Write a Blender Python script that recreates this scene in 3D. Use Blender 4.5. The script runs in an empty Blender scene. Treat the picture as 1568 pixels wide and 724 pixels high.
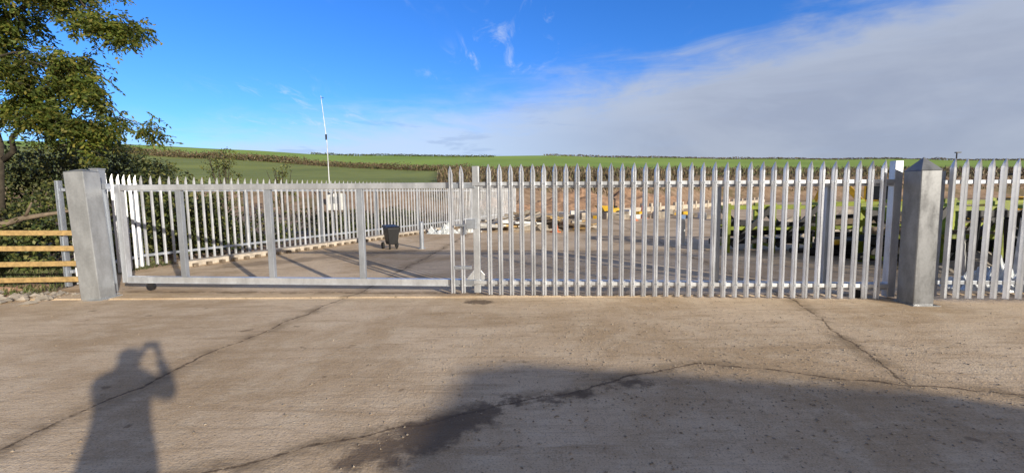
import bpy, math, random
import numpy as np
from mathutils import Vector, Matrix, noise
random.seed(7); rng=np.random.default_rng(7)
sc=bpy.context.scene
R=math.radians

# ------------------------------------------------------------------ helpers
def newmat(name):
    m=bpy.data.materials.new(name); m.use_nodes=True
    nt=m.node_tree; b=nt.nodes['Principled BSDF']; return m,nt,b
def N(nt,t,**k):
    n=nt.nodes.new(t)
    for a,v in k.items(): setattr(n,a,v)
    return n
def setin(nt,sock,v):
    if isinstance(v,bpy.types.NodeSocket): nt.links.new(v,sock)
    else: sock.default_value=v
def M(nt,op,a,b=None,c=None,clamp=False):
    n=N(nt,'ShaderNodeMath',operation=op); n.use_clamp=clamp
    setin(nt,n.inputs[0],a)
    if b is not None: setin(nt,n.inputs[1],b)
    if c is not None: setin(nt,n.inputs[2],c)
    return n.outputs[0]
def VM(nt,op,a,b=None,s=None):
    n=N(nt,'ShaderNodeVectorMath',operation=op)
    setin(nt,n.inputs[0],a)
    if b is not None: setin(nt,n.inputs[1],b)
    if s is not None: setin(nt,n.inputs['Scale'],s)
    return n.outputs['Value'] if op in('DOT_PRODUCT','LENGTH','DISTANCE') else n.outputs[0]
def sstep(nt,v,a,b,lo=0.,hi=1.):
    n=N(nt,'ShaderNodeMapRange',interpolation_type='SMOOTHSTEP')
    setin(nt,n.inputs[0],v); n.inputs[1].default_value=a; n.inputs[2].default_value=b
    n.inputs[3].default_value=lo; n.inputs[4].default_value=hi
    return n.outputs[0]
def mix(nt,f,a,b,bt='MIX'):
    n=N(nt,'ShaderNodeMix',data_type='RGBA',blend_type=bt)
    setin(nt,n.inputs[0],f)
    for s,v in((n.inputs[6],a),(n.inputs[7],b)):
        if isinstance(v,bpy.types.NodeSocket): nt.links.new(v,s)
        else: s.default_value=(v[0],v[1],v[2],1)
    return n.outputs[2]
def noi(nt,vec,scale,detail=4,rough=.55,dist=0.):
    n=N(nt,'ShaderNodeTexNoise'); n.inputs['Scale'].default_value=scale
    n.inputs['Detail'].default_value=detail; n.inputs['Roughness'].default_value=rough
    n.inputs['Distortion'].default_value=dist
    if vec is not None: nt.links.new(vec,n.inputs['Vector'])
    return n.outputs['Fac']
def bump(nt,b,h,strength=.3,dist=.02):
    n=N(nt,'ShaderNodeBump'); n.inputs['Strength'].default_value=strength; n.inputs['Distance'].default_value=dist
    nt.links.new(h,n.inputs['Height']); nt.links.new(n.outputs[0],b.inputs['Normal'])
def simple(name,col,rough=.6,metal=0.,var=.25,scale=6.,bs=.15):
    m,nt,b=newmat(name); g=N(nt,'ShaderNodeNewGeometry').outputs['Position']
    f=noi(nt,g,scale,4,.65); f=sstep(nt,f,.3,.7)
    c2=[c*(1-var) for c in col]; c1=[min(1,c*(1+var*.5)) for c in col]
    nt.links.new(mix(nt,f,c2,c1),b.inputs['Base Color'])
    b.inputs['Roughness'].default_value=rough; b.inputs['Metallic'].default_value=metal
    if bs>.2: bump(nt,b,noi(nt,g,scale*8,2),bs,.004)
    return m

class MB:
    def __init__(s): s.v=[]; s.f=[]; s.m=[]
    def add(s,vs,fs,mi=0,mat=None):
        o=len(s.v)
        for p in vs:
            p=Vector(p)
            if mat is not None: p=mat@p
            s.v.append(tuple(p))
        for f in fs: s.f.append([i+o for i in f]); s.m.append(mi)
    def box(s,c,sz,rz=0.,mi=0,rx=0.,ry=0.):
        x,y,z=[a/2 for a in sz]
        vs=[(-x,-y,-z),(x,-y,-z),(x,y,-z),(-x,y,-z),(-x,-y,z),(x,-y,z),(x,y,z),(-x,y,z)]
        m=Matrix.Translation(c)@Matrix.Rotation(rz,4,'Z')@Matrix.Rotation(ry,4,'Y')@Matrix.Rotation(rx,4,'X')
        s.add(vs,[(0,3,2,1),(4,5,6,7),(0,1,5,4),(1,2,6,5),(2,3,7,6),(3,0,4,7)],mi,m)
    def beam(s,a,b,w,h,mi=0):
        a=Vector(a);b=Vector(b);d=b-a;L=d.length
        q=d.to_track_quat('X','Z').to_matrix().to_4x4()
        m=Matrix.Translation((a+b)/2)@q
        x,y,z=L/2,w/2,h/2
        vs=[(-x,-y,-z),(x,-y,-z),(x,y,-z),(-x,y,-z),(-x,-y,z),(x,-y,z),(x,y,z),(-x,y,z)]
        s.add(vs,[(0,3,2,1),(4,5,6,7),(0,1,5,4),(1,2,6,5),(2,3,7,6),(3,0,4,7)],mi,m)
    def tube(s,pts,rs,n=8,mi=0):
        o=len(s.v); pts=[Vector(p) for p in pts]
        for i,p in enumerate(pts):
            d=(pts[min(i+1,len(pts)-1)]-pts[max(i-1,0)]).normalized()
            q=d.to_track_quat('Z','Y')
            for k in range(n):
                a=2*math.pi*k/n
                s.v.append(tuple(p+q@Vector((math.cos(a)*rs[i],math.sin(a)*rs[i],0))))
        for i in range(len(pts)-1):
            for k in range(n):
                s.f.append([o+i*n+k,o+i*n+(k+1)%n,o+(i+1)*n+(k+1)%n,o+(i+1)*n+k]); s.m.append(mi)
        s.f.append([o+k for k in reversed(range(n))]); s.m.append(mi)
        s.f.append([o+(len(pts)-1)*n+k for k in range(n)]); s.m.append(mi)
    def obj(s,name,mats,parent=None,smooth=False,bevel=0.):
        me=bpy.data.meshes.new(name); me.from_pydata(s.v,[],s.f)
        for m in mats: me.materials.append(m)
        me.polygons.foreach_set('material_index',s.m)
        if smooth: me.polygons.foreach_set('use_smooth',[True]*len(s.f))
        me.update(); o=bpy.data.objects.new(name,me); sc.collection.objects.link(o)
        if parent: o.parent=parent
        if bevel>0:
            b=o.modifiers.new('bev','BEVEL'); b.width=bevel; b.segments=2; b.limit_method='ANGLE'
        return o
def empty(name):
    e=bpy.data.objects.new(name,None); sc.collection.objects.link(e); return e

def leafmesh(name,C,size,mat,parent=None,aspect=.45,droop=0.,dirs=None):
    n=len(C); C=np.asarray(C,float)
    a=rng.normal(size=(n,3)) if dirs is None else np.asarray(dirs)+rng.normal(size=(n,3))*.35
    a[:,2]-=droop
    a/=np.linalg.norm(a,axis=1)[:,None]
    b=np.cross(a,rng.normal(size=(n,3))); b/=np.linalg.norm(b,axis=1)[:,None]
    s=size*rng.uniform(.6,1.35,size=(n,1))
    V=np.empty((n,4,3)); V[:,0]=C-a*s*.5; V[:,1]=C+b*s*aspect*.5; V[:,2]=C+a*s*.5; V[:,3]=C-b*s*aspect*.5
    me=bpy.data.meshes.new(name); me.vertices.add(n*4); me.vertices.foreach_set('co',V.reshape(-1))
    me.loops.add(n*4); me.loops.foreach_set('vertex_index',np.arange(n*4,dtype=np.int32))
    me.polygons.add(n); me.polygons.foreach_set('loop_start',np.arange(0,n*4,4,dtype=np.int32))
    me.polygons.foreach_set('loop_total',np.full(n,4,dtype=np.int32))
    me.materials.append(mat); me.update(calc_edges=True)
    o=bpy.data.objects.new(name,me); sc.collection.objects.link(o)
    if parent: o.parent=parent
    return o
def leafmat(name,cols,trans=.3,rough=.6):
    m,nt,b=newmat(name); g=N(nt,'ShaderNodeNewGeometry')
    r=N(nt,'ShaderNodeValToRGB'); r.color_ramp.interpolation='LINEAR'
    el=r.color_ramp.elements
    while len(el)<len(cols): el.new(.5)
    for i,c in enumerate(cols): el[i].position=i/(len(cols)-1); el[i].color=(*c,1)
    nt.links.new(g.outputs['Random Per Island'],r.inputs[0])
    f=sstep(nt,noi(nt,g.outputs['Position'],1.3,2),.35,.65,.55,1.2)
    c=VM(nt,'SCALE',r.outputs[0],None,f)
    nt.links.new(c,b.inputs['Base Color']); b.inputs['Roughness'].default_value=rough
    if trans>0:
        tr=N(nt,'ShaderNodeBsdfTranslucent'); nt.links.new(c,tr.inputs[0])
        ms=N(nt,'ShaderNodeMixShader'); ms.inputs[0].default_value=trans
        nt.links.new(b.outputs[0],ms.inputs[1]); nt.links.new(tr.outputs[0],ms.inputs[2])
        nt.links.new(ms.outputs[0],nt.nodes['Material Output'].inputs['Surface'])
    return m

# ------------------------------------------------------------------ terrain height
def ss(a,b,v):
    t=min(1,max(0,(v-a)/(b-a))); return t*t*(3-2*t)
def H0(x,y): return -.006*max(-14,min(14,x))+.013*max(0,min(52,y-8))
TU=[-3,-1.3,-.89,-.6,-.36,.1,.5,1.2,3]; TT=[.16,.15,.134,.117,.1,.094,.083,.072,.066]
GY=[0,36,45,60,110,180,260]; GG=[.02,.1,.28,.45,.72,.9,1.]
def yb(x): return 36+min(30,max(0,x)*.9)
def H(x,y):
    z=H0(x,y)
    d=y-yb(x)
    if d<=0: return z
    u=x/max(y,1)
    ye=min(y,260)
    h=1.65+ye*np.interp(u,TU,TT)*np.interp(y,GY,GG)
    if y>300: h-=(y-300)*.03
    h+=noise.noise(Vector((x*.02,y*.02,0)))*.8*ss(20,60,d)+noise.noise(Vector((x*.3,y*.3,4)))*.35*(1-ss(10,40,d))
    w=ss(0,10,d)
    return z*(1-w)+h*w

# ------------------------------------------------------------------ materials
def galv(name,base=(.60,.62,.64),metal=.35,lo=.72,hi=1.08,rv=.92):
    m,nt,b=newmat(name); gg=N(nt,'ShaderNodeNewGeometry'); g=gg.outputs['Position']
    v=N(nt,'ShaderNodeTexVoronoi'); v.inputs['Scale'].default_value=38; nt.links.new(g,v.inputs['Vector'])
    f=M(nt,'MULTIPLY',v.outputs['Color'],.5)
    sv=VM(nt,'MULTIPLY',g,(1,1,.35))
    f2=sstep(nt,noi(nt,sv,5,5,.65),.3,.7)
    f3=M(nt,'ADD',M(nt,'MULTIPLY',f,.5),M(nt,'MULTIPLY',f2,.7),clamp=True)
    c=mix(nt,f3,[x*lo for x in base],[x*hi for x in base])
    c=VM(nt,'SCALE',c,None,sstep(nt,gg.outputs['Random Per Island'],0,1,rv,1.05))
    nt.links.new(c,b.inputs['Base Color']); b.inputs['Metallic'].default_value=metal
    nt.links.new(sstep(nt,f3,0,1,.28,.45),b.inputs['Roughness'])
    return m
GALV=galv('galvanised_steel',(.72,.75,.79),.5); GALVP=galv('galvanised_pale_steel',(.80,.82,.86),.45,.72,1.06,.88)
GALV2=galv('galvanised_steel_dull',(.46,.50,.56),.45); GALV3=galv('galvanised_post',(.45,.47,.49),.3,.68,1.12); GALV4=galv('dark_galvanised_post',(.23,.24,.255),.25,.65,1.2)  # last one has a darker base tone, for the right-hand gate post
WOOD=simple('sawn_timber',(.56,.38,.16),.7,0,.3,12)
OLDWOOD=simple('weathered_timber',(.22,.17,.12),.8,0,.35,9)
BARK=simple('bark',(.07,.058,.042),.9,0,.45,10,.6)
BLACK=simple('black_plastic',(.015,.015,.017),.45)
BLACKP=simple('black_steel',(.02,.02,.023),.5)
LIME=simple('lime_green_paint',(.27,.33,.025),.5,0,.45,3)
YEL=simple('yellow_paint',(.68,.42,.03),.45,0,.25,4)
WHITE=simple('white_paint',(.72,.72,.70),.5,0,.15,4)
CONC=simple('precast_concrete',(.58,.51,.42),.85,0,.3,5,.3)
SOIL=simple('excavated_soil',(.38,.24,.16),.95,0,.4,2,.8)
RUB=simple('rubble',(.42,.37,.31),.9,0,.4,3,.5)
STONE=simple('gravel_stone',(.42,.35,.27),.9,0,.5,20,.1)
BLUE=simple('blue_polythene',(.10,.2,.42),.4)
ORANGE=simple('orange_plastic',(.75,.17,.03),.5)
GLASS=simple('dark_glass',(.02,.025,.03),.1)
POLY=simple('clear_polythene',(.66,.70,.72),.3,0,.3,6)
RUBBER=simple('tyre_rubber',(.02,.02,.02),.8)

def segd(nt,P,a,b):
    a3=(a[0],a[1],0); ba=(b[0]-a[0],b[1]-a[1],0); L=ba[0]**2+ba[1]**2
    pa=VM(nt,'SUBTRACT',P,a3)
    h=M(nt,'DIVIDE',VM(nt,'DOT_PRODUCT',pa,ba),L,clamp=True)
    sc_=N(nt,'ShaderNodeVectorMath',operation='SCALE'); sc_.inputs[0].default_value=ba; nt.links.new(h,sc_.inputs['Scale'])
    return VM(nt,'LENGTH',VM(nt,'SUBTRACT',pa,sc_.outputs[0]))
def concrete():
    m,nt,b=newmat('worn_concrete'); g=N(nt,'ShaderNodeNewGeometry').outputs['Position']
    P=VM(nt,'MULTIPLY',g,(1,1,0))
    big=noi(nt,P,.4,5,.62,.4); med=noi(nt,P,2.6,5,.7); fine=noi(nt,P,75,2,.7); mid2=noi(nt,P,16,4,.75)
    st=noi(nt,VM(nt,'MULTIPLY',P,(.45,3.6,0)),1.6,5,.7,.6)
    st2=noi(nt,VM(nt,'MULTIPLY',P,(1.2,30,0)),1.5,3,.7,.3)
    c=mix(nt,sstep(nt,big,.38,.62),(.60,.435,.27),(.86,.675,.475))
    c=mix(nt,M(nt,'MULTIPLY',sstep(nt,med,.42,.7),.6),c,(.88,.72,.52))
    c=mix(nt,M(nt,'MULTIPLY',sstep(nt,st,.48,.70),.6),c,(.46,.32,.19))
    c=mix(nt,M(nt,'MULTIPLY',sstep(nt,st2,.48,.72),.35),c,(.50,.365,.23))
    c=mix(nt,sstep(nt,mid2,.50,.72,0,.5),c,(.38,.28,.18))
    c=mix(nt,sstep(nt,fine,.53,.70,0,.65),c,(.27,.195,.13))
    c=mix(nt,sstep(nt,fine,.43,.28,0,.55),c,(.92,.80,.63))
    wx=noi(nt,P,1.1,3); wy=noi(nt,VM(nt,'ADD',P,(31,17,0)),1.1,3)
    w=N(nt,'ShaderNodeCombineXYZ')
    nt.links.new(M(nt,'MULTIPLY',M(nt,'SUBTRACT',wx,.5),.35),w.inputs[0]); nt.links.new(M(nt,'MULTIPLY',M(nt,'SUBTRACT',wy,.5),.35),w.inputs[1])
    f1=noi(nt,P,12,3,.7)
    PW=VM(nt,'ADD',P,w.outputs[0])
    segs=[((-3.6,.5),(-3.3,4.4)),((-3.3,4.4),(-2.68,7.7)),((-2.68,7.7),(-1.2,26)),
          ((4.5,6.8),(3.47,3.64)),((4.5,6.8),(6.5,33)),((-3.4,1.9),(-1.8,2.54)),((-1.8,2.54),(1.87,4.17)),((1.87,4.17),(3.47,3.64)),((3.47,3.64),(6.8,2.7)),
          ((-8,13),(30,12.2)),((-6,19.5),(40,19)),((-8.5,7.75),(12,6.75))]
    d=None
    for a,e in segs:
        s=segd(nt,PW,a,e); d=s if d is None else M(nt,'MINIMUM',d,s)
    dj=M(nt,'ADD',d,M(nt,'MULTIPLY',M(nt,'SUBTRACT',f1,.5),.08))
    soft=sstep(nt,dj,.24,.0,0,.8); hard=sstep(nt,dj,.02,.004)
    c=mix(nt,M(nt,'MULTIPLY',soft,sstep(nt,med,.38,.62)),c,(.27,.19,.115))
    c=mix(nt,M(nt,'MULTIPLY',hard,sstep(nt,mid2,.3,.6,.35,.85)),c,(.10,.07,.047))
    wn=M(nt,'MULTIPLY',M(nt,'SUBTRACT',noi(nt,P,2.4,6,.7),.5),.95)
    sd=M(nt,'ADD',segd(nt,P,(-1.0,2.62),(-.3,3.1)),wn)
    s1=sstep(nt,sd,.27,.1)
    sd2=M(nt,'ADD',segd(nt,P,(-.2,3.2),(1.2,3.8)),wn); s2=sstep(nt,sd2,.12,.0)
    sd3=M(nt,'ADD',segd(nt,P,(-.65,6.75),(-.4,6.75)),M(nt,'MULTIPLY',wn,.5)); s3=sstep(nt,sd3,.16,.08)
    sdd=M(nt,'ADD',segd(nt,P,(-6.8,10.5),(-3.3,13)),M(nt,'MULTIPLY',wn,1.6)); s4=sstep(nt,sdd,.5,.2)
    wet=M(nt,'MAXIMUM',M(nt,'MAXIMUM',s1,s2),M(nt,'MAXIMUM',s3,M(nt,'MULTIPLY',s4,.5)))
    c=mix(nt,M(nt,'MULTIPLY',wet,.8),c,(.13,.088,.055))
    sp=noi(nt,P,3.7,2); c=mix(nt,sstep(nt,sp,.69,.74,0,.6),c,(.22,.155,.10))
    nt.links.new(c,b.inputs['Base Color'])
    nt.links.new(sstep(nt,wet,0,1,.95,.7),b.inputs['Roughness']); b.inputs['Specular IOR Level'].default_value=.2
    hgt=M(nt,'ADD',M(nt,'ADD',M(nt,'MULTIPLY',noi(nt,P,60,2,.7),.6),M(nt,'MULTIPLY',noi(nt,P,16,2,.75),.9)),M(nt,'MULTIPLY',st2,.3))
    bump(nt,b,hgt,.55,.012)
    return m
def groundmat():
    m,nt,b=newmat('fields_and_soil'); g=N(nt,'ShaderNodeNewGeometry').outputs['Position']
    s=N(nt,'ShaderNodeSeparateXYZ'); nt.links.new(g,s.inputs[0]); x,y=s.outputs[0],s.outputs[1]
    n1=noi(nt,g,.08,4); n2=noi(nt,g,1.2,5,.7); n3=noi(nt,g,9,3,.7); nf=noi(nt,g,.02,3)
    soil=mix(nt,sstep(nt,n2,.3,.7),(.26,.17,.105),(.46,.33,.23)); soil=mix(nt,sstep(nt,n3,.5,.7,0,.5),soil,(.16,.11,.08))
    soil=mix(nt,sstep(nt,noi(nt,g,.35,4),.5,.66,0,.7),soil,(.13,.12,.05))
    scrub=mix(nt,sstep(nt,n2,.35,.65),(.12,.10,.045),(.22,.17,.09))
    gl=mix(nt,sstep(nt,n1,.3,.7),(.17,.22,.04),(.29,.34,.065)); gl=mix(nt,sstep(nt,n2,.4,.7,0,.5),gl,(.29,.28,.09))
    gu=mix(nt,sstep(nt,nf,.3,.7),(.24,.37,.045),(.33,.47,.07))
    u=M(nt,'DIVIDE',x,M(nt,'MAXIMUM',y,1.))
    yy=M(nt,'ADD',y,M(nt,'MULTIPLY',M(nt,'SUBTRACT',n1,.5),22))
    left=sstep(nt,u,-.10,-.2)
    c=mix(nt,left,scrub,gl)
    hl=M(nt,'SUBTRACT',83.,M(nt,'MULTIPLY',M(nt,'MINIMUM',u,0.),96.))
    up=sstep(nt,M(nt,'SUBTRACT',yy,hl),0,4)
    c=mix(nt,up,c,gu)
    d=M(nt,'SUBTRACT',y,M(nt,'ADD',36.,M(nt,'MINIMUM',30.,M(nt,'MULTIPLY',M(nt,'MAXIMUM',x,0.),.9))))
    bank=sstep(nt,M(nt,'ADD',d,M(nt,'MULTIPLY',M(nt,'SUBTRACT',n2,.5),8)),12,7)
    c=mix(nt,bank,c,soil)
    nt.links.new(c,b.inputs['Base Color']); b.inputs['Roughness'].default_value=.95
    bump(nt,b,M(nt,'ADD',noi(nt,g,9,2),noi(nt,g,1.2,3)),.6,.06)
    return m
def axis(segs):
    out=[]
    for a,b_,n in segs: out+=list(np.linspace(a,b_,n,endpoint=False))
    out.append(segs[-1][1]); return out
xs=axis([(-1600,-300,12),(-300,-60,30),(-60,-14,30),(-14,14,16),(14,70,30),(70,300,30),(300,1600,12)])
ys=axis([(-80,8,8),(8,30,12),(30,75,45),(75,300,50),(300,2500,20)])
V=[];F=[]
nx=len(xs)
for y in ys:
    for x in xs: V.append((x,y,H(x,y)))
for j in range(len(ys)-1):
    for i in range(nx-1): F.append((j*nx+i,j*nx+i+1,(j+1)*nx+i+1,(j+1)*nx+i))
me=bpy.data.meshes.new('ground'); me.from_pydata(V,[],F); me.materials.append(groundmat())
me.polygons.foreach_set('use_smooth',[True]*len(F))
sc.collection.objects.link(bpy.data.objects.new('ground',me))
def leftx(y):
    if y<7.0: return -45
    return float(np.interp(y,[7.0,7.15,8.2,9.8,22,32,36,66],[-45,-8.25,-8.5,-8.9,-3.0,.3,.35,33]))
yy_=list(np.linspace(-20,6.9,10))+[7.0,7.15,7.6,8,8.2,9,9.8]+list(np.linspace(10.5,36,22))+list(np.linspace(37,62,20))
V=[];F=[];nc=40
for y in yy_:
    l=leftx(y)
    for i in range(nc+1):
        x=l+(75-l)*(i/nc)**1.5; V.append((x,y,H0(x,y)+.02))
for j in range(len(yy_)-1):
    for i in range(nc): a=j*(nc+1)+i; F.append((a,a+1,a+nc+2,a+nc+1))
me=bpy.data.meshes.new('concrete_yard'); me.from_pydata(V,[],F); me.materials.append(concrete())
sc.collection.objects.link(bpy.data.objects.new('concrete_yard',me))
def G(x,y): return H0(x,y)+.02

# ------------------------------------------------------------------ palisade
def pale(mb,p,ang,z0,z1,w=.041,mi=0):
    prof=[(-1,.15),(-.9,-.1),(-.55,-.9),(-.2,-.2),(.2,-.2),(.55,-.9),(.9,-.1),(1,.15)]
    ca,sa=math.cos(ang),math.sin(ang); o=len(mb.v); n=len(prof)
    jz=random.uniform(-.003,.003); tl=random.uniform(-.0015,.0015); tw=random.uniform(-.02,.02)
    lv=[(z0,1,0),(z1-.13,1,0),(z1-.06,.62,-.012),(z1,.12,-.03)]
    for z,k,dy in lv:
        for a,b in prof:
            X=a*w*k+tl*(z-z0); Y=b*w*k+dy+X*tw
            mb.v.append((p[0]+X*ca-Y*sa,p[1]+X*sa+Y*ca,z+jz))
    for j in range(3):
        for i in range(n-1):
            a=o+j*n+i; mb.f.append([a,a+1,a+n+1,a+n]); mb.m.append(mi)
def palisade_run(name,pts,step,h,railz=(.3,1.85),post=2.75,gap=.05,w=.041):
    root=empty(name); P=MB(); Rl=MB(); Po=MB()
    for a,b in zip(pts[:-1],pts[1:]):
        a=Vector(a);b=Vector(b);L=(b-a).length;d=(b-a)/L;ang=math.atan2(d.y,d.x)
        nrm=Vector((d.y,-d.x))
        n=int(L/step)
        for i in range(n):
            q=a+d*(i+.5)*L/n
            g=G(q.x,q.y); pale(P,(q.x+nrm.x*.03,q.y+nrm.y*.03),ang,g+gap,g+h,w)
        for rz in railz:
            A=(a.x,a.y,G(*a)+rz);B=(b.x,b.y,G(*b)+rz)
            Rl.beam(A,B,.05,.06)
        m=max(1,round(L/post))
        for i in range(m+1):
            q=a+d*L*i/m-nrm*.085
            Po.box((q.x,q.y,G(*q)+h/2-.08),(.10,.012,h-.2),ang)
            q2=q+nrm*.05
            Po.box((q2.x,q2.y,G(*q)+h/2-.08),(.10,.008,h-.2),ang)
            Po.box((q.x+nrm.x*.025,q.y+nrm.y*.025,G(*q)+h/2-.08),(.01,.04,h-.21),ang)
    P.obj('pales',[GALVP],root); Rl.obj('rails',[GALV2],root,bevel=.004); Po.obj('posts',[GALV2],root)
    return root
palisade_run('palisade_fence',[(-8.4,8.1),(-8.85,10.2),(-3.1,22),(.3,32)],.19,2.2,w=.031)
palisade_run('palisade_fence',[(6.62,6.62),(14.5,6.2)],.18,2.2)

# ------------------------------------------------------------------ sliding gate
gate=empty('sliding_gate')
gx0,gx1=-7.0,6.05
def gy(x): return 7.35-.07*(x+.95)
gang=math.atan(-.07)
def gz(x,z): return z-.0075*(x+.95)+.01
F1=MB()
def gbar(x0,x1,z,w,h,dy=0,mb=None):
    (mb or F1).beam((x0,gy(x0)+dy,gz(x0,z)),(x1,gy(x1)+dy,gz(x1,z)),w,h)
def gup(x,z0,z1,wx,wy,dy=0,mb=None):
    (mb or F1).box((x,gy(x)+dy,gz(x,(z0+z1)/2)),(wx,wy,z1-z0),gang)
gbar(gx0,gx1,1.88,.10,.10); gbar(gx0,gx1,.22,.10,.11)
gup(-7.05,.16,1.94,.10,.102)
gup(-.60,.05,2.2,.11,.12); gup(6.09,.05,2.22,.12,.12)
F1.obj('frame',[GALV],gate,bevel=.006)
F2=MB()
for x in (-5.92,-4.27,-2.62): gup(x,.276,1.829,.10,.08,0,F2)
for x in (3.35,5.1): gup(x,.276,1.829,.12,.09,0,F2)
F2.obj('uprights',[GALV2],gate,bevel=.006)
Rr=MB()
gbar(-.66,6.02,1.90,.04,.06,-.075,Rr); gbar(-.66,6.02,.235,.04,.06,-.075,Rr)
gbar(-6.98,-.7,.165,.13,.012,-.01,Rr)
for s in (-1,1):
    Rr.add([(-.6+s*.06,gy(-.6)-.07,gz(0,.28)),(-.6+s*.20,gy(-.6)-.07,gz(0,.28)),(-.6+s*.06,gy(-.6)-.07,gz(0,.45)),
            (-.6+s*.06,gy(-.6)-.06,gz(0,.28)),(-.6+s*.20,gy(-.6)-.06,gz(0,.28)),(-.6+s*.06,gy(-.6)-.06,gz(0,.45))],
            [(0,1,2),(3,5,4),(0,3,4,1),(1,4,5,2),(2,5,3,0)])
Rr.obj('rails',[GALV],gate,bevel=.004)
Pl=MB()
x=-.38
while x<6.0:
    pale(Pl,(x,gy(x)-.10),gang,gz(x,.03),gz(x,2.22)); x+=.1825
for x in (-1.02,-.84): pale(Pl,(x,gy(x)-.09),gang,gz(x,.05),gz(x,2.2),.038)
Pl.obj('pales',[GALVP],gate)
Lk=MB()
Lk.box((-.83,gy(-.8)-.15,1.22),(.24,.05,.035),gang); Lk.box((-.78,gy(-.8)-.15,1.15),(.035,.05,.16),gang)
Lk.box((-.68,gy(-.8)-.14,1.24),(.16,.1,.16),gang); Lk.box((-.84,gy(-.8)-.1,.5),(.3,.03,.05),gang)
Lk.box((-.84,gy(-.8)-.06,1.88),(.46,.05,.08),gang); Lk.box((-.84,gy(-.8)-.06,.24),(.46,.05,.08),gang)
Lk.obj('latch',[GALV2],gate,bevel=.004)
Bo=MB(); x=-.38
while x<6.0:
    for z in(1.90,.235):
        Bo.tube([(x,gy(x)-.105,gz(x,z)),(x,gy(x)-.125,gz(x,z))],[.012,.009],6)
    x+=.1825
Bo.obj('bolts',[GALV2],gate)
Rw=MB()
for x in (-6.6,5.6):
    Rw.tube([(x,gy(x)-.03,gz(x,.09)),(x,gy(x)+.03,gz(x,.09))],[.07,.07],16)
Rw.obj('wheels',[BLACKP],gate)
gp=MB(); gp.box((-7.24,7.62,1.13),(.14,.14,2.24),0,0,0,R(-1)); gp.box((-7.26,7.62,2.26),(.16,.16,.02)); gp.box((-7.08,7.50,1.95),(.2,.1,.1))
gp.box((-7.15,7.4,.06),(.3,.3,.03))
gp.obj('gate_guide_post',[GALV2],bevel=.006)
def gatepost(x,y,w,h,rz,mats,capk,lean=0):
    e=empty('gate_post'); b=MB(); g=G(x,y)-.02
    b.box((0,0,h/2),(w,w,h)); o1=b.obj('shaft',[mats],e,bevel=.012)
    c=MB(); m=Matrix.Translation((0,0,h+.001)); k=w/2+.004
    c.add([(-k,-k,0),(k,-k,0),(k,k,0),(-k,k,0),(0,0,capk)],[(0,1,4),(1,2,4),(2,3,4),(3,0,4),(3,2,1,0)],0,m); c.obj('cap',[mats],e)
    f=MB(); f.box((0,0,.012),(w+.12,w+.12,.024)); f.obj('base_plate',[mats],e,bevel=.004)
    e.matrix_world=Matrix.Translation((x,y,g))@Matrix.Rotation(rz,4,'Z')@Matrix.Rotation(lean,4,'Y')
    return e
gatepost(-7.02,7.18,.31,2.14,0.05,GALV3,.05,R(-2.2))
gatepost(6.19,6.50,.30,2.04,-.04,GALV4,.2,R(-.4))

# ------------------------------------------------------------------ kerb along palisade
k=MB(); kp=[(-8.0,10.3),(-2.6,21.8),(.9,31.5)]
for a,b in zip(kp[:-1],kp[1:]):
    a=Vector(a);b=Vector(b);n=int((b-a).length/1.0)
    for i in range(n):
        p=a+(b-a)*i/n; q=a+(b-a)*(i+.985)/n
        k.beam((p.x,p.y,G(*p)+.07),(q.x,q.y,G(*q)+.07),.32,.14)
k.obj('kerb',[CONC],bevel=.015)
k=MB()
for i in range(40):
    t=(i+.5)/40; p=Vector(kp[0]).lerp(Vector(kp[1]),t); k.box((p.x+.24,p.y-.1,G(*p)+.045),(.1,.09,.08),1.1+random.uniform(-.2,.2))
k.obj('timber_block_row',[OLDWOOD])
k=MB(); a=Vector((8.5,33));b=Vector((34,58))
for i in range(24):
    p=a.lerp(b,i/24); q=a.lerp(b,(i+.8)/24)
    k.beam((p.x,p.y,H0(*p)+.3),(q.x,q.y,H0(*q)+.3),.3,.4)
    k.box((p.x,p.y,H0(*p)+.4),(.25,.25,.8),.77)
k.obj('concrete_barrier',[CONC],bevel=.02)

# ------------------------------------------------------------------ timber post and rail fence
k=MB()
for i,z in enumerate((.2,.49,.78,1.07)):
    for j in range(4):
        x0=-7.75-j*2.4; x1=x0-2.42
        k.beam((x0,8.0+j*.02,z+.05+random.uniform(-.02,.02)),(x1,8.02+j*.02,z+.05+random.uniform(-.03,.03)),.04,.095)
e=empty('timber_fence'); k.obj('rails',[WOOD],e,bevel=.005)
k=MB()
for j in range(5): k.box((-7.8-j*2.4,8.08+j*.02,.6),(.1,.1,1.25))
k.obj('posts',[WOOD],e,bevel=.006)

# ------------------------------------------------------------------ yard objects
def bollard(x,y,h,r,mat):
    b=MB(); g=G(x,y); b.tube([(x,y,g-.02),(x,y,g+h-.03),(x,y,g+h)],[r,r,r*.6],18); b.tube([(x,y,g),(x,y,g+.015)],[r*1.7,r*1.7],18)
    b.obj('bollard',[mat],smooth=False)
bollard(-2.85,13.5,.85,.07,GALV2); bollard(5.65,14.2,.85,.085,WHITE)
e=empty('wheelie_bin'); x,y=-3.8,13.5; g=G(x,y); b=MB()
m=Matrix.Translation((x,y,g))@Matrix.Rotation(.6,4,'Z')@Matrix.Scale(.92,4)
hexf=[(0,3,2,1),(4,5,6,7),(0,1,5,4),(1,2,6,5),(2,3,7,6),(3,0,4,7)]
b.add([(-.15,-.18,.16),(.15,-.18,.16),(.15,.18,.16),(-.15,.18,.16),(-.22,-.25,.72),(.22,-.25,.72),(.22,.27,.72),(-.22,.27,.72)],hexf,0,m)
b.obj('body',[BLACK],e,bevel=.02)
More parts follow.
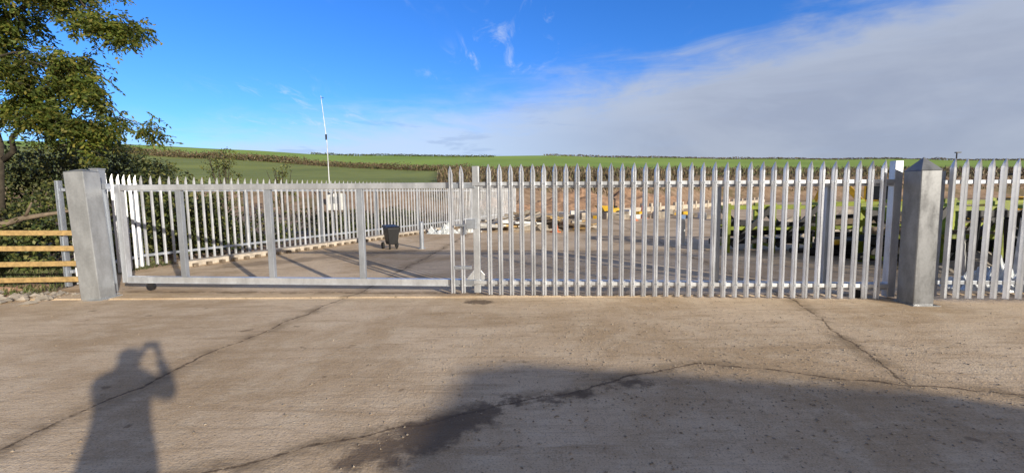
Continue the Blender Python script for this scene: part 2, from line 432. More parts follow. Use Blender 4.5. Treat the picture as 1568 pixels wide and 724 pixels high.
b=MB(); b.add([(-.24,-.28,.725),(.24,-.28,.725),(.24,.29,.725),(-.24,.29,.725),(-.22,-.24,.77),(.22,-.24,.77),(.22,.29,.82),(-.22,.29,.82)],hexf,0,m); b.obj('lid',[BLACK],e,bevel=.01)
b=MB()
for s in(-.24,.24): b.tube([m@Vector((s-.03,.2,.12)),m@Vector((s+.03,.2,.12))],[.11,.11],16)
b.tube([m@Vector((-.2,.33,.76)),m@Vector((.2,.33,.76))],[.016,.016],8); b.box(m@Vector((-.12,-.14,.08)),(.05,.05,.16)); b.box(m@Vector((.12,-.14,.08)),(.05,.05,.16))
b.obj('wheels_and_handle',[RUBBER],e)
e=empty('control_cabinet'); b=MB(); x,y=-6.45,15.8; g=G(x,y); b.box((x,y,g+1.45),(.55,.22,.62),.2); b.obj('box',[WHITE],e,bevel=.015)
b=MB(); b.box((x-.15,y+.1,g+.95),(.06,.06,1.9),.2); b.box((x+.3,y+.1,g+.85),(.1,.1,1.75),.2); b.obj('stand',[GALV2],e)
b=MB(); b.box((x,y-.115,g+1.5),(.3,.01,.25),.2); b.obj('panel',[GALV3],e)
e=empty('radio_mast'); x,y=-16.8,40; zb=H(x,y); b=MB(); b.tube([(x,y,zb-.2),(x-.05,y,7.),(x-.4,y,11.1)],[.055,.04,.025],8); b.obj('pole',[GALV],e)
b=MB(); b.box((x,y,zb+.6),(.5,.3,1.2)); b.box((x-.3,y,10.9),(.3,.04,.04)); b.box((x-.1,y,7.4),(.12,.12,.5)); b.obj('equipment',[BLACKP],e)
e=empty('street_lamp'); x,y=41,40; zb=H(x,y); b=MB(); b.tube([(x,y,zb-.5),(x,y,5.3)],[.07,.05],8); b.box((x+.1,y,5.33),(.45,.2,.09)); b.obj('column_and_head',[BLACKP],e)

def heap(name,cx,cy,rx,ry,h,mat,seed,zf=G,n=28,sh=.5):
    V=[];F=[]
    z0=zf(cx,cy)
    for j in range(n+1):
        for i in range(n+1):
            u=(i/n*2-1);v=(j/n*2-1); r=math.sqrt(u*u+v*v)
            k=max(0,1-r)**.8
            nn=noise.fractal(Vector((u*2.3+seed,v*2.3,seed)),.8,2.2,5)
            V.append((cx+u*rx,cy+v*ry,z0-.05+h*k*(1+sh*nn)+(.06*nn if k>0 else -.05)))
    for j in range(n):
        for i in range(n): a=j*(n+1)+i; F.append((a,a+1,a+n+2,a+n+1))
    me=bpy.data.meshes.new(name); me.from_pydata(V,[],F); me.materials.append(mat)
    o=bpy.data.objects.new(name,me); sc.collection.objects.link(o); return o
heap('rubble_pile',.9,20.8,2.6,1.2,.75,RUB,1,sh=1.)
heap('soil_heap',6.5,40,7,2.5,1.7,SOIL,2); heap('soil_heap',13.5,46,7,3,2.0,SOIL,5); heap('soil_heap',-1,37.5,5,2,1.2,SOIL,8)
heap('rubble_pile',12.2,15.5,4.2,2.0,.8,RUB,3,sh=1.1)
heap('rubble_pile',12,9.6,3.2,1.3,.55,RUB,9,sh=1.2)
heap('plastic_sheet',8.6,7.6,.9,.5,.28,POLY,4,n=40,sh=2.2)
heap('plastic_sheet',-3.0,18.6,.8,.5,.25,POLY,6,n=30,sh=2.2)
heap('plastic_sheet',-1.9,19.2,.6,.5,.3,WHITE,7,n=30,sh=2.2)
b=MB()
for i in range(110):
    x=random.uniform(-1.3,3.6); y=random.uniform(19.4,22.5); L=random.uniform(.3,1.9); a=random.uniform(-.8,.8)
    b.box((x,y,G(x,y)+random.uniform(.06,.75)*math.exp(-((x-1.2)/2)**2)+.04),(L,random.uniform(.1,.3),random.uniform(.04,.14)),a,random.choice([0,1,1,2,2,3]),ry=random.uniform(-.25,.25))
b.obj('timber_and_slab_pile',[WOOD,WHITE,RUB,OLDWOOD])
b=MB()
for i in range(60):
    x=random.uniform(3.5,14); y=random.uniform(27,33); s=random.uniform(.15,.45)
    b.box((x,y,G(x,y)+s*.5),(s*random.uniform(1,3),s,s),random.uniform(0,3),random.choice([0,1,0,0,1,2,3,0]))
b.obj('building_materials',[RUB,WHITE,YEL,BLUE])
for (x,y) in((7.4,26.),(8.6,28),(9.4,31),(1.9,18.8)):
    b=MB(); g=G(x,y); b.box((x,y,g+.02),(.38,.38,.04),.3); b.tube([(x,y,g+.04),(x,y,g+.75)],[.15,.03],12); b.obj('traffic_cone',[ORANGE])

def dumper(x,y,rz,s=1.):
    e=empty('site_dumper'); m=Matrix.Translation((x,y,G(x,y)))@Matrix.Rotation(rz,4,'Z')@Matrix.Scale(s,4)
    b=MB()
    b.add([(-.9,-.6,.8),(.1,-.6,.8),(.1,.6,.8),(-.9,.6,.8),(-1.5,-.75,1.5),(.35,-.75,1.4),(.35,.75,1.4),(-1.5,.75,1.5)],[(0,3,2,1),(0,1,5,4),(1,2,6,5),(2,3,7,6),(3,0,4,7)],0,m)
    b.obj('skip',[YEL],e)
    b=MB(); b.add([(.4,-.45,.5),(1.7,-.45,.5),(1.7,.45,.5),(.4,.45,.5),(.5,-.45,1.2),(1.6,-.4,1.15),(1.6,.4,1.15),(.5,.45,1.2)],hexf,0,m); b.obj('engine_cover',[YEL],e,bevel=.04)
    b=MB()
    for a in(-.6,1.2):
        for q in(-.6,.6): b.tube([m@Vector((a,q-.13,.42)),m@Vector((a,q+.13,.42))],[.42*s,.42*s],18)
    for q in(-.4,.4): b.tube([m@Vector((.7,q,1.1)),m@Vector((.75,q,2.3))],[.04,.04],6)
    b.tube([m@Vector((.75,-.4,2.3)),m@Vector((.75,.4,2.3))],[.04,.04],6)
    b.box(m@Vector((.8,0,1.3)),(.4,.4,.15),rz)
    b.obj('wheels_and_rollbar',[RUBBER],e)
dumper(6.6,29.5,.4,.55)
def excavator(x,y,rz,s):
    e=empty('excavator'); m=Matrix.Translation((x,y,G(x,y)))@Matrix.Rotation(rz,4,'Z')@Matrix.Scale(s,4)
    def bx(b,lo,hi,mi=0,t=0):
        x0,y0,z0=lo;x1,y1,z1=hi
        b.add([(x0,y0,z0),(x1,y0,z0),(x1,y1,z0),(x0,y1,z0),(x0+t,y0+t,z1),(x1-t,y0+t,z1),(x1-t,y1-t,z1),(x0+t,y1-t,z1)],hexf,mi,m)
    b=MB(); bx(b,(-1.3,-1.1,0),(1.3,-.7,.6)); bx(b,(-1.3,.7,0),(1.3,1.1,.6)); bx(b,(-.5,-.7,.3),(.5,.7,.75)); b.obj('tracks',[BLACKP],e,bevel=.12*s)
    b=MB(); bx(b,(-1.5,-1.0,.8),(1.,1.0,1.6)); b.obj('body',[YEL],e,bevel=.06)
    b=MB(); bx(b,(-.3,.1,1.605),(.95,.95,2.6),0,.06); b.obj('cab',[GLASS],e,bevel=.04)
    b=MB(); bx(b,(-.32,.08,2.61),(.95,.97,2.7))
    for px,py in((-.3,.1),(.93,.1),(-.3,.93),(.93,.93)): bx(b,(px-.04,py-.04,1.61),(px+.04,py+.04,2.6))
    b.obj('cab_frame',[YEL],e)
    b=MB(); pts=[Vector(p) for p in((1.,-.3,1.3),(2.1,-.3,2.7),(3.2,-.3,2.4),(3.6,-.3,1.2))]
    for p,q,w in zip(pts[:-1],pts[1:],(.34,.3,.22)): b.beam(m@p,m@q,.2*s,w*s)
    b.obj('boom',[YEL],e,bevel=.02)
    b=MB(); b.add([(3.3,-.6,1.2),(3.9,-.6,1.1),(3.7,-.6,.5),(3.2,-.6,.6),(3.3,0,1.2),(3.9,0,1.1),(3.7,0,.5),(3.2,0,.6)],[(0,1,2,3),(7,6,5,4),(1,5,6,2),(2,6,7,3),(3,7,4,0)],0,m); b.obj('bucket',[BLACKP],e)
excavator(17.8,20.5,2.4,.8)
dumper(20.5,17.,2.8,1.)

def stillage(x,y,rz,L,W,h,seed,nl=5):
    r=random.Random(seed); e=empty('steel_stillage'); m=Matrix.Translation((x,y,G(x,y)))@Matrix.Rotation(rz,4,'Z')
    b=MB()
    for i in range(3):
        for j in(0,1):
            p=m@Vector((-L/2+L*i/2,(-.5+j)*W,h/2)); b.box(p,(.12,.11,h),rz)
    for j in(0,1):
        for z in(h*.5,h-.12):
            for i in range(2): b.beam(m@Vector((-L/2+L*i/2+.065,(-.5+j)*W,z)),m@Vector((-L/2+L*(i+1)/2-.065,(-.5+j)*W,z)),.08,.10)
    for i in range(3):
        for z in(.2,h-.12): b.beam(m@Vector((-L/2+L*i/2,-W/2+.06,z)),m@Vector((-L/2+L*i/2,W/2-.06,z)),.07,.08)
    b.obj('frame',[LIME],e,bevel=.006)
    b=MB()
    for i in range(2):
        x0=-L/2+L*i/2+.08; x1=-L/2+L*(i+1)/2-.08
        b.beam(m@Vector((x0,-W/2-.09,.2)),m@Vector((x1,-W/2-.09,h*.92)),.05,.13)
        b.beam(m@Vector((x1,W/2-.12,.2)),m@Vector((x0,W/2-.12,h*.92)),.05,.15)
    for i in range(nl):
        z=r.uniform(.15,h*.65); yy=r.uniform(-W/2+.2,W/2-.2)
        b.beam(m@Vector((-L/2-.3*r.random(),yy,z)),m@Vector((L/2+.4*r.random(),yy*.8,z+r.uniform(-.15,.2))),.16,.16,r.choice([0,0,0,0,1]))
    b.obj('load',[BLACKP,OLDWOOD],e)
stillage(7.4,12.6,-.12,2.4,1.1,1.4,1)
stillage(10.1,12.0,-.2,2.6,1.2,1.5,2)
stillage(9.6,9.9,-.1,2.2,1.0,1.45,3)
stillage(12.4,9.4,-.1,2.4,1.0,1.5,4)
stillage(13.8,12.9,.1,2.6,1.0,1.5,5)
for (x,y) in((11.0,8.3),(9.9,8.4)):
    b=MB(); g=G(x,y)
    for i in range(3):
        xx=x-.9+i*.9
        b.beam((xx-.3,y-.3,g+.02),(xx+.25,y+.1,g+1.25),.08,.12,i%2); b.beam((xx+.35,y+.4,g+.02),(xx-.2,y+.0,g+1.2),.08,.12,(i+1)%2)
    b.beam((x-1.1,y-.02,g+1.28),(x+1.1,y-.02,g+1.28),.09,.14,0)
    b.obj('trestle_barrier',[BLACKP,WHITE])
b=MB()
for i in range(30):
    x=random.uniform(8.0,11.5); y=random.uniform(10.6,11.6); L=random.uniform(.8,1.8)
    z=G(x,y)+.08+random.choice([0,.14,.28,.4]); a=random.uniform(-.3,.3)
    b.tube([(x-L/2,y-a,z),(x+L/2,y+a,z)],[.07,.07],10,random.choice([0,0,0,0,1]))
b.obj('pipe_bundle',[BLACK,YEL],smooth=False)

# ------------------------------------------------------------------ vegetation
LEAF_ASH=leafmat('ash_leaves',[(.06,.10,.02),(.12,.17,.03),(.19,.24,.04),(.34,.29,.06)],.45)
LEAF_HEDGE=leafmat('hedge_leaves',[(.02,.035,.010),(.05,.075,.018),(.10,.12,.028),(.18,.17,.05)],0)
LEAF_BROWN=leafmat('dead_weed_stems',[(.09,.06,.035),(.16,.115,.065),(.24,.175,.10),(.12,.13,.045)],0)
LEAF_BUSH=leafmat('bush_leaves',[(.05,.065,.018),(.11,.13,.03),(.19,.19,.05)],0)
LEAF_GRASS=leafmat('grass_blades',[(.06,.09,.02),(.12,.15,.04),(.22,.19,.09)],0)

def grow(mb,p,d,L,r,depth,leaves,spread,droop,rg):
    n=5; pts=[p]; dd=d.normalized()
    for i in range(n):
        dd=(dd+Vector((rg.gauss(0,.16),rg.gauss(0,.16),rg.gauss(0,.12)-droop*(i/n)))).normalized()
        pts.append(pts[-1]+dd*L/n)
    rs=[max(.004,r*(1-.75*i/n)) for i in range(n+1)]
    mb.tube(pts,rs,6)
    if depth==0:
        for q in pts[1:]:
            for _ in range(3): leaves.append((q,dd))
        return
    for k in range(spread):
        i=rg.randint(1,n); q=pts[i]
        nd=(dd*.7+Vector((rg.gauss(0,.6),rg.gauss(0,.6),rg.gauss(0,.45)))).normalized()
        grow(mb,q,nd,L*rg.uniform(.45,.65),rs[i]*.6,depth-1,leaves,spread,droop,rg)
def limb(mb,pts,r0,r1,leaves,rg,sub=7,L=.9,depth=1,droop=.3):
    pts=[Vector(p) for p in pts]; n=len(pts)
    fine=[]
    for i in range(n-1):
        for k in range(3):
            q=pts[i].lerp(pts[i+1],k/3); q+=Vector((rg.gauss(0,.05),rg.gauss(0,.05),rg.gauss(0,.05))); fine.append(q)
    fine.append(pts[-1]); m=len(fine)
    rs=[r0+(r1-r0)*(i/(m-1))**.7 for i in range(m)]
    mb.tube(fine,rs,8)
    for k in range(sub):
        i=int(m*(.3+.7*rg.random())); i=min(m-1,i)
        d=(fine[min(i+1,m-1)]-fine[max(0,i-1)]).normalized()
        nd=(d*.6+Vector((rg.gauss(0,.5),rg.gauss(0,.6),rg.gauss(0,.45)))).normalized()
        grow(mb,fine[i],nd,L*rg.uniform(.6,1.2),max(.01,rs[i]*.5),depth,leaves,4,droop,rg)
rg=random.Random(11)
tree=empty('ash_tree'); tb=MB(); lv=[]
base=Vector((-14.1,11.0,0))
tb.tube([base+Vector((0,0,-.2)),base+Vector((.05,0,.6)),base+Vector((.2,-.05,2)),base+Vector((.4,0,3.6)),base+Vector((.4,.1,5.5)),base+Vector((.5,.1,7.5))],[.38,.28,.22,.17,.13,.08],12)
tb.tube([(-13.6,11.3,-.1),(-13.3,11.2,1.8),(-13.0,11.1,3.2),(-13.1,11,4.6)],[.14,.11,.08,.05],10)
limb(tb,[(-13.6,11,4.9),(-12.4,10.8,6.0),(-11.1,10.5,6.6),(-10.0,10.4,6.5),(-9.2,10.3,5.8)],.10,.008,lv,rg,10,.55,1)
limb(tb,[(-13.6,11,5.4),(-12.4,10.6,6.8),(-11.3,10.4,7.2),(-10.4,10.3,6.9)],.11,.010,lv,rg,22,.8,1)
limb(tb,[(-13.6,11,5.5),(-12.8,10.2,7.2),(-11.6,9.8,7.9)],.1,.012,lv,rg,18,1.1,1)
limb(tb,[(-13.4,11,2.9),(-12.2,10.8,4.0),(-10.9,10.6,4.6),(-9.8,10.5,4.3),(-8.8,10.4,3.5)],.08,.006,lv,rg,17,.55,1)
limb(tb,[(-13.4,11,3.4),(-12.3,10.4,4.7),(-11.5,10.3,5.1),(-10.7,10.3,4.8)],.07,.008,lv,rg,11,.65,1)
limb(tb,[(-13.5,11,4.2),(-12.8,10.7,5.4),(-12.2,10.4,6.1)],.09,.012,lv,rg,14,.8,1)
limb(tb,[(-12.9,11,2.8),(-12.0,10.8,3.6),(-11.2,10.7,3.8),(-10.4,10.6,3.5)],.07,.010,lv,rg,14,.6,1)
limb(tb,[(-13.5,11,5.5),(-14.5,11.2,7.2),(-15.8,11,8)],.1,.02,lv,rg,14,1.2,1)
limb(tb,[(-13.5,11,6.8),(-13.2,11.2,8.2),(-12.5,11,9)],.07,.02,lv,rg,14,1.2,1)
limb(tb,[(-13.5,11,3.6),(-15,11.2,5),(-16.4,11,5.6)],.1,.02,lv,rg,12,1.2,1)
tb.obj('trunk_and_limbs',[BARK],tree,smooth=True)
C=[];D=[]
for q,d in lv:
    if rg.random()<.05: continue
    rd=(d*.4+Vector((rg.gauss(0,.7),rg.gauss(0,.7),rg.gauss(-.5,.4)))).normalized()
    sd=rd.cross(Vector((0,0,1))); sd=sd.normalized() if sd.length>.01 else Vector((1,0,0))
    st=q+Vector((rg.gauss(0,.1),rg.gauss(0,.1),rg.gauss(0,.1)))
    for k in range(4):
        p=st+rd*(.05+.06*k)
        for s in(-1,1):
            C.append(p+sd*s*.045); D.append(rd*.6+sd*s*.8)
    C.append(st+rd*.31); D.append(rd)
leafmesh('leaves',[tuple(c) for c in C],.10,LEAF_ASH,tree,.42,.2,[tuple(d) for d in D])

def mass(name,clumps,nper,size,mat,twigs=None,aspect=.6):
    P=[]
    for (cx,cy,cz,rx,ry,rz) in clumps:
        n=int(nper*rx*rz)
        d=rng.normal(size=(n,3)); d/=np.linalg.norm(d,axis=1)[:,None]
        rad=rng.uniform(.35,1.,size=(n,1))**.45*rng.uniform(.8,1.3,size=(n,1))
        P.append(np.array([cx,cy,cz])+d*rad*np.array([rx,ry,rz]))
    P=np.concatenate(P)
    return leafmesh(name,P,size,mat,twigs,aspect)
cl=[]
for i in range(120):
    t=rng.random(); x=-20+11.2*t; y=12.8+rng.normal()*.8
    top=3.8-(1.3*max(0,(t-.8)/.2))
    z=rng.uniform(.2,top-.35); s=rng.uniform(.35,.75)
    cl.append((x,y,z,s*1.1,s,s*.8))
e=empty('hedge'); mass('foliage',cl,1400,.10,LEAF_HEDGE,e)
b=MB()
for i in range(40):
    x=rng.uniform(-19,-10.3); y=12.8+rng.normal()*.5; h=rng.uniform(1.2,2.9)
    b.tube([(x,y,-.1),(x+rng.normal()*.15,y,h*.5),(x+rng.normal()*.4,y+rng.normal()*.2,h)],[.05,.035,.012],6)
b.obj('stems',[BARK],e)
cl=[]
for i in range(130):
    t=rng.random(); y=9.5+t*14; off=rng.uniform(1.0,4.5)
    x=float(np.interp(y,[8.1,10.2,22,32],[-8.45,-9.05,-3.1,.3]))-off-.2
    s=rng.uniform(.3,.65); cl.append((x,y,rng.uniform(.0,1.0+.35*(off>2.5)*(1-t)),s*1.2,s,s*.75))
mass('bramble_thicket',cl,750,.10,LEAF_HEDGE)
cl=[]
for i in range(60):
    y=20+rng.random()*14; off=rng.uniform(1,6); x=float(np.interp(y,[10.2,22,32],[-9.05,-3.1,.3]))-off
    s=rng.uniform(.3,.6); cl.append((x,y,rng.uniform(0,.8),s*1.3,s,s*.7))
mass('bramble_thicket',cl,450,.11,LEAF_BROWN)
def bush(x,y,top,w,mat,seed,size=.16):
    z0=H(x,y); cl=[]
    h=top-z0
    for i in range(26):
        t=rng.random(); a=rng.uniform(-1,1)*(1-.55*t)*w/2; s=rng.uniform(.25,.45)*w*.35
        cl.append((x+a,y+rng.normal()*.3*w*.3,z0+.15*h+t*h*.78,s,s,s*.9))
    e=empty('bush'); mass('foliage',cl,300,size,mat,e)
    b=MB()
    for i in range(9): b.tube([(x,y,z0-.1),(x+rng.normal()*w*.2,y,z0+h*.85)],[.05,.015],5)
    b.obj('stems',[BARK],e)
bush(-20.6,31,5.6,3.2,LEAF_BUSH,1); bush(-16.9,32,4.5,2.2,LEAF_BUSH,2)
bush(-24.0,30,4.6,4.5,LEAF_HEDGE,3,.2); bush(-19,21,3.3,4.0,LEAF_HEDGE,3,.16); bush(-31,30,5.6,6,LEAF_HEDGE,3,.2); bush(-15.5,17,3.2,3.4,LEAF_BUSH,3,.14)
def hedgerow(name,a,b,hgt,thick,n,size,mat):
    t=rng.random(n); P=np.empty((n,3))
    for i in range(n):
        x=a[0]+(b[0]-a[0])*t[i]+rng.normal()*thick; y=a[1]+(b[1]-a[1])*t[i]+rng.normal()*thick
        hh=hgt*(.55+.45*noise.noise(Vector((t[i]*23,a[0],0)))+.35*noise.noise(Vector((t[i]*90,a[1],0))))
        P[i]=(x,y,H(x,y)+max(.1,hh)*rng.random())
    return leafmesh(name,P,size,mat,None,.5)
hedgerow('hedgerow',(-190,185),(-60,126),3.4,1.5,10000,.6,LEAF_BROWN)
hedgerow('hedgerow',(-60,126),(-10,92),2.2,1.5,7000,.4,LEAF_BROWN)
hedgerow('hedgerow',(20,258),(420,258),1.6,1.,8000,.8,LEAF_BROWN)
hedgerow('hedgerow',(-10,250),(-120,262),1.8,1.,2500,.8,LEAF_HEDGE)
P=[];Dr=[]
for i in range(40000):
    y=rng.uniform(40,105); x=rng.uniform(-.17*y,1.35*y)
    if y<yb(x)+4: continue
    if noise.noise(Vector((x*.15,y*.15,0)))<-.25: continue
    P.append((x,y,H(x,y)+rng.uniform(.0,.9))); Dr.append((0,0,1))
leafmesh('scrub',P,.7,LEAF_BROWN,None,.22,0,Dr)
P=[];Dr=[]
for i in range(9000):
    x=rng.uniform(-16,-8.3); y=rng.uniform(7.35,11)
    if x>-8.6 and y>7.8: continue
    P.append((x,y,H(x,y)+.05)); Dr.append((0,0,1))
leafmesh('grass',P,.13,LEAF_GRASS,None,.12,0,Dr)
b=MB(); b.tube([(-13.2,9.4,.7),(-12,9.6,1.05),(-11.2,9.9,1.35),(-10.4,10.2,1.5)],[.10,.085,.06,.03],8); b.tube([(-11.2,9.9,1.35),(-10.9,9.8,1.7)],[.04,.015],6); b.obj('fallen_branch',[OLDWOOD],smooth=True)

def stones(name,pts,mat):
    b=MB()
    for (x,y,s) in pts:
        z=G(x,y)
        m=Matrix.Translation((x,y,z+s*.25))@Matrix.Rotation(random.uniform(0,6),4,'Z')@Matrix.Diagonal((s*random.uniform(.7,1.3),s*random.uniform(.6,1),s*random.uniform(.4,.7),1))
        vs=[(1,0,0),(-1,0,0),(0,1,0),(0,-1,0),(0,0,1),(0,0,-1)]
        vs=[(a+random.uniform(-.2,.2),c+random.uniform(-.2,.2),d+random.uniform(-.15,.15)) for a,c,d in vs]
        b.add(vs,[(0,2,4),(2,1,4),(1,3,4),(3,0,4),(2,0,5),(1,2,5),(3,1,5),(0,3,5)],0,m)
    return b.obj(name,[mat])
pts=[]
for i in range(9000):
    k=random.random()
    if k<.35: x,y=random.gauss(1.7,1.6),random.gauss(5.3,1.0)
    elif k<.7: x,y=random.gauss(2.4,2.2),random.gauss(3.2,.8)
    else: x,y=random.uniform(-8,9),random.uniform(1.5,14)
    pts.append((x,y,.003+.011*random.random()**3))
stones('gravel',pts,STONE)
pts=[(random.uniform(-15,-7.6),random.gauss(7.25,.22),.02+.09*random.random()**3) for i in range(700)]
stones('verge_stones',pts,RUB)
heap('soil_verge',-11.9,7.9,3.6,1.1,.16,SOIL,12,n=60,sh=1.5)

# ------------------------------------------------------------------ photographer (behind the lens)
def skin(name,joints,edges,mat,parent,sub=2,root=0):
    me=bpy.data.meshes.new(name); me.from_pydata([j[0] for j in joints],edges,[])
    o=bpy.data.objects.new(name,me); sc.collection.objects.link(o); o.parent=parent
    s=o.modifiers.new('skin','SKIN')
    for i,j in enumerate(joints):
        r=j[1]; r=(r,r) if not isinstance(r,tuple) else r
        me.skin_vertices[0].data[i].radius=r
    me.skin_vertices[0].data[root].use_root=True
    sb=o.modifiers.new('sub','SUBSURF'); sb.levels=sub; sb.render_levels=sub
    me.materials.append(mat); return o
CLOTH=simple('dark_jacket_cloth',(.04,.045,.06),.9); SKIN=simple('skin',(.5,.33,.25),.6,0,.1)
ph=empty('photographer'); oy=-.36
J=[((0,oy,.98),(.19,.14)),((0,oy,1.15),(.20,.15)),((0,oy,1.33),(.22,.15)),((0,oy,1.45),(.14,.11)),((0,oy+.01,1.54),(.07,.07)),((0,oy+.02,1.63),(.10,.11)),((0,oy+.02,1.73),(.09,.10)),
   ((.20,oy,1.42),.08),((.34,oy+.10,1.30),.062),((.10,oy+.28,1.53),.038),
   ((-.20,oy,1.42),.08),((-.31,oy+.14,1.22),.06),((-.10,oy+.28,1.53),.036),
   ((.11,oy,.86),.13),((.13,oy+.01,.5),.085),((.14,oy-.03,.09),.055),((.15,oy+.14,.04),.04),
   ((-.11,oy,.86),.13),((-.13,oy+.01,.5),.085),((-.14,oy-.03,.09),.055),((-.15,oy+.14,.04),.04)]
E=[(0,1),(1,2),(2,3),(3,4),(4,5),(5,6),(3,7),(7,8),(8,9),(3,10),(10,11),(11,12),(0,13),(13,14),(14,15),(15,16),(0,17),(17,18),(18,19),(19,20)]
skin('body',J,E,CLOTH,ph)
for s in(-1,1):
    jj=[((s*.10,oy+.28,1.53),.03),((s*.085,oy+.305,1.60),.034)]; ee=[(0,1)]
    for f in range(4):
        k=len(jj); jj+= [((s*.08,oy+.30,1.615+.018*f),.009),((s*.055,oy+.312,1.625+.018*f),.0085),((s*.03,oy+.30,1.625+.018*f),.008)]
        ee+=[(1,k),(k,k+1),(k+1,k+2)]
    k=len(jj); jj+=[((s*.06,oy+.285,1.6),.01),((s*.045,oy+.28,1.635),.009)]; ee+=[(1,k),(k,k+1)]
    skin('hand_'+('right' if s>0 else 'left'),jj,ee,SKIN,ph,1)
b=MB(); b.box((0,-.032,1.655),(.16,.009,.078)); b.obj('phone',[BLACK],ph,bevel=.004)

# ------------------------------------------------------------------ unseen van behind the camera, a guess shaped to cast the foreground shadow
va=empty('shadow_caster_van')
def van(px,py,rz):
    m=Matrix.Translation((px,py,0))@Matrix.Rotation(rz,4,'Z')
    prof=[(0,.35),(0,1.2),(.12,1.75),(.42,2.15),(.95,2.4),(1.7,2.5),(5.2,2.5),(5.6,2.35),(6.3,1.55),(7.1,1.25),(7.3,.9),(7.3,.35)]
    n=len(prof); b=MB()
    ws=[(1.0 if z<1.6 else (.97 if z<2.1 else (.92 if z<2.4 else .8))) for _,z in prof]
    vs=[(x,-ws[i],z) for i,(x,z) in enumerate(prof)]+[(x,ws[i],z) for i,(x,z) in enumerate(prof)]
    fs=[list(range(n)),[n+i for i in reversed(range(n))]]+[[i,i+n,(i+1)%n+n,(i+1)%n] for i in range(n)]
    b.add(vs,fs,0,m); b.obj('body',[WHITE],va,bevel=.03)
    b=MB()
    for a in(1.2,6.2):
        for q in(-.9,.9): b.tube([m@Vector((a,q-.13,.36)),m@Vector((a,q+.13,.36))],[.36,.36],20)
    b.obj('wheels',[RUBBER],va)
    b=MB()
    b.box(m@Vector((5.5,1.0,1.65)),(.8,.02,.5),rz); b.box(m@Vector((5.5,-1.0,1.65)),(.8,.02,.5),rz); b.obj('windows',[GLASS],va)
van(4.55,-3.65,math.radians(-12))

# ------------------------------------------------------------------ light, sky
el=R(14.2); az=math.atan2(.65,-.76)
sd=Vector((math.sin(az)*math.cos(el),math.cos(az)*math.cos(el),math.sin(el)))
L=bpy.data.lights.new('sun','SUN'); L.energy=5.; L.angle=R(.7); L.color=(1,.91,.77)
lo=bpy.data.objects.new('sun',L); sc.collection.objects.link(lo); lo.rotation_euler=(-sd).to_track_quat('-Z','Y').to_euler()
w=bpy.data.worlds.new('World'); sc.world=w; w.use_nodes=True; nt=w.node_tree
S=.13; K=1/S
bg=nt.nodes['Background']; bg.inputs[1].default_value=S
sk=N(nt,'ShaderNodeTexSky',sky_type='NISHITA'); sk.sun_disc=False; sk.sun_elevation=el; sk.sun_rotation=az; sk.air_density=1.; sk.dust_density=.3; sk.ozone_density=3.
hs=N(nt,'ShaderNodeHueSaturation'); hs.inputs['Saturation'].default_value=1.22; hs.inputs['Value'].default_value=1.2; nt.links.new(sk.outputs[0],hs.inputs['Color'])
skc=mix(nt,1.,hs.outputs[0],(.70,.96,1.5),'MULTIPLY')
tc=N(nt,'ShaderNodeTexCoord').outputs['Generated']; s=N(nt,'ShaderNodeSeparateXYZ'); nt.links.new(tc,s.inputs[0])
azn=M(nt,'ARCTAN2',s.outputs[0],s.outputs[1]); z=s.outputs[2]
azc=M(nt,'MINIMUM',M(nt,'MAXIMUM',azn,-1.2),1.2)
zb=M(nt,'ADD',.205,M(nt,'MULTIPLY',azc,.15))
nz=noi(nt,VM(nt,'MULTIPLY',tc,(1,1,2.2)),2.6,5,.6,.3)
nz2=noi(nt,VM(nt,'MULTIPLY',tc,(1,1,5)),5,5,.62,.6)
dd=M(nt,'SUBTRACT',M(nt,'SUBTRACT',z,zb),M(nt,'MULTIPLY',M(nt,'SUBTRACT',nz,.5),.16))
dd=M(nt,'SUBTRACT',dd,M(nt,'MULTIPLY',M(nt,'SUBTRACT',nz2,.5),.12))
right=sstep(nt,azn,-.25,.45)
mk=mix(nt,right,sstep(nt,dd,.07,-.07),sstep(nt,dd,.055,-.05))
op=M(nt,'ADD',M(nt,'MULTIPLY',right,.10),.86)
mk=M(nt,'MULTIPLY',mk,op)
hr=mix(nt,sstep(nt,nz,.35,.65),(.36*K,.41*K,.53*K),(.44*K,.49*K,.60*K))
haze=mix(nt,right,(.60*K,.72*K,.91*K),hr)
rim=M(nt,'MULTIPLY',sstep(nt,dd,-.12,-.02),M(nt,'MULTIPLY',right,.4))
haze=mix(nt,rim,haze,(.60*K,.67*K,.80*K))
gcl=noi(nt,VM(nt,'MULTIPLY',tc,(1,1,7)),6,4,.6,.3)
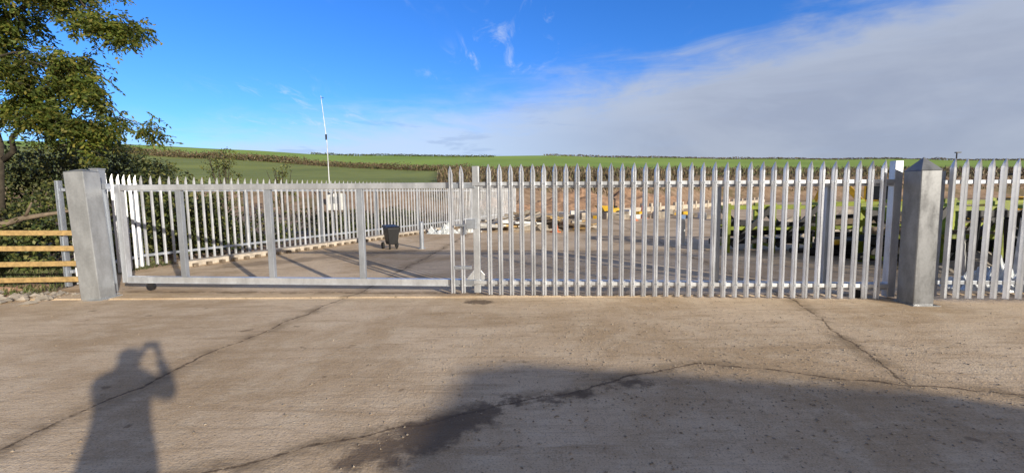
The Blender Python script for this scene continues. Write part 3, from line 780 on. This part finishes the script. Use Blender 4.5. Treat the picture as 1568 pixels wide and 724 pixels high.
gm=M(nt,'MULTIPLY',sstep(nt,gcl,.55,.66),M(nt,'SUBTRACT',.6,M(nt,'MULTIPLY',right,.5)))
haze=mix(nt,gm,haze,(.40*K,.49*K,.68*K))
col=mix(nt,mk,skc,haze)
zz=M(nt,'ADD',M(nt,'MAXIMUM',z,.02),.12)
pj=N(nt,'ShaderNodeCombineXYZ'); nt.links.new(M(nt,'DIVIDE',s.outputs[0],zz),pj.inputs[0]); nt.links.new(M(nt,'DIVIDE',s.outputs[1],zz),pj.inputs[1])
mp=N(nt,'ShaderNodeMapping'); mp.inputs['Rotation'].default_value=(0,0,R(60)); mp.inputs['Scale'].default_value=(2.4,1.0,1); nt.links.new(pj.outputs[0],mp.inputs[0])
wn=noi(nt,mp.outputs[0],2.2,6,.65,.9); wp=noi(nt,pj.outputs[0],.8,2)
wi=M(nt,'MULTIPLY',sstep(nt,wn,.52,.75),sstep(nt,wp,.46,.62)); wi=M(nt,'MULTIPLY',wi,.6)
wi=M(nt,'MULTIPLY',wi,M(nt,'SUBTRACT',1.,mk))
col=mix(nt,wi,col,(.75*K,.82*K,.92*K))
# unseen sky: warm fill behind camera, duller zenith, added to temper blue ambient light
rear_fill=sstep(nt,s.outputs[1],.1,-.45)
col=mix(nt,M(nt,'MULTIPLY',rear_fill,.9),col,(.34*K,.31*K,.27*K))
zen=sstep(nt,z,.48,.75); col=mix(nt,M(nt,'MULTIPLY',zen,.85),col,(.13*K,.145*K,.18*K))
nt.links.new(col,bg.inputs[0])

# ------------------------------------------------------------------ camera
cam=bpy.data.cameras.new('camera'); co=bpy.data.objects.new('camera',cam); sc.collection.objects.link(co)
cam.sensor_width=36; cam.lens=658/1568*36; cam.clip_start=.02; cam.clip_end=6000
p=math.atan(59/658); rot=Matrix.Rotation(R(90)-p,4,'X')@Matrix.Rotation(R(-.69),4,'Z')
co.matrix_world=Matrix.Translation((0,0,1.67))@rot
sc.camera=co
sc.view_settings.view_transform='Standard'; sc.view_settings.look='None'; sc.view_settings.exposure=0
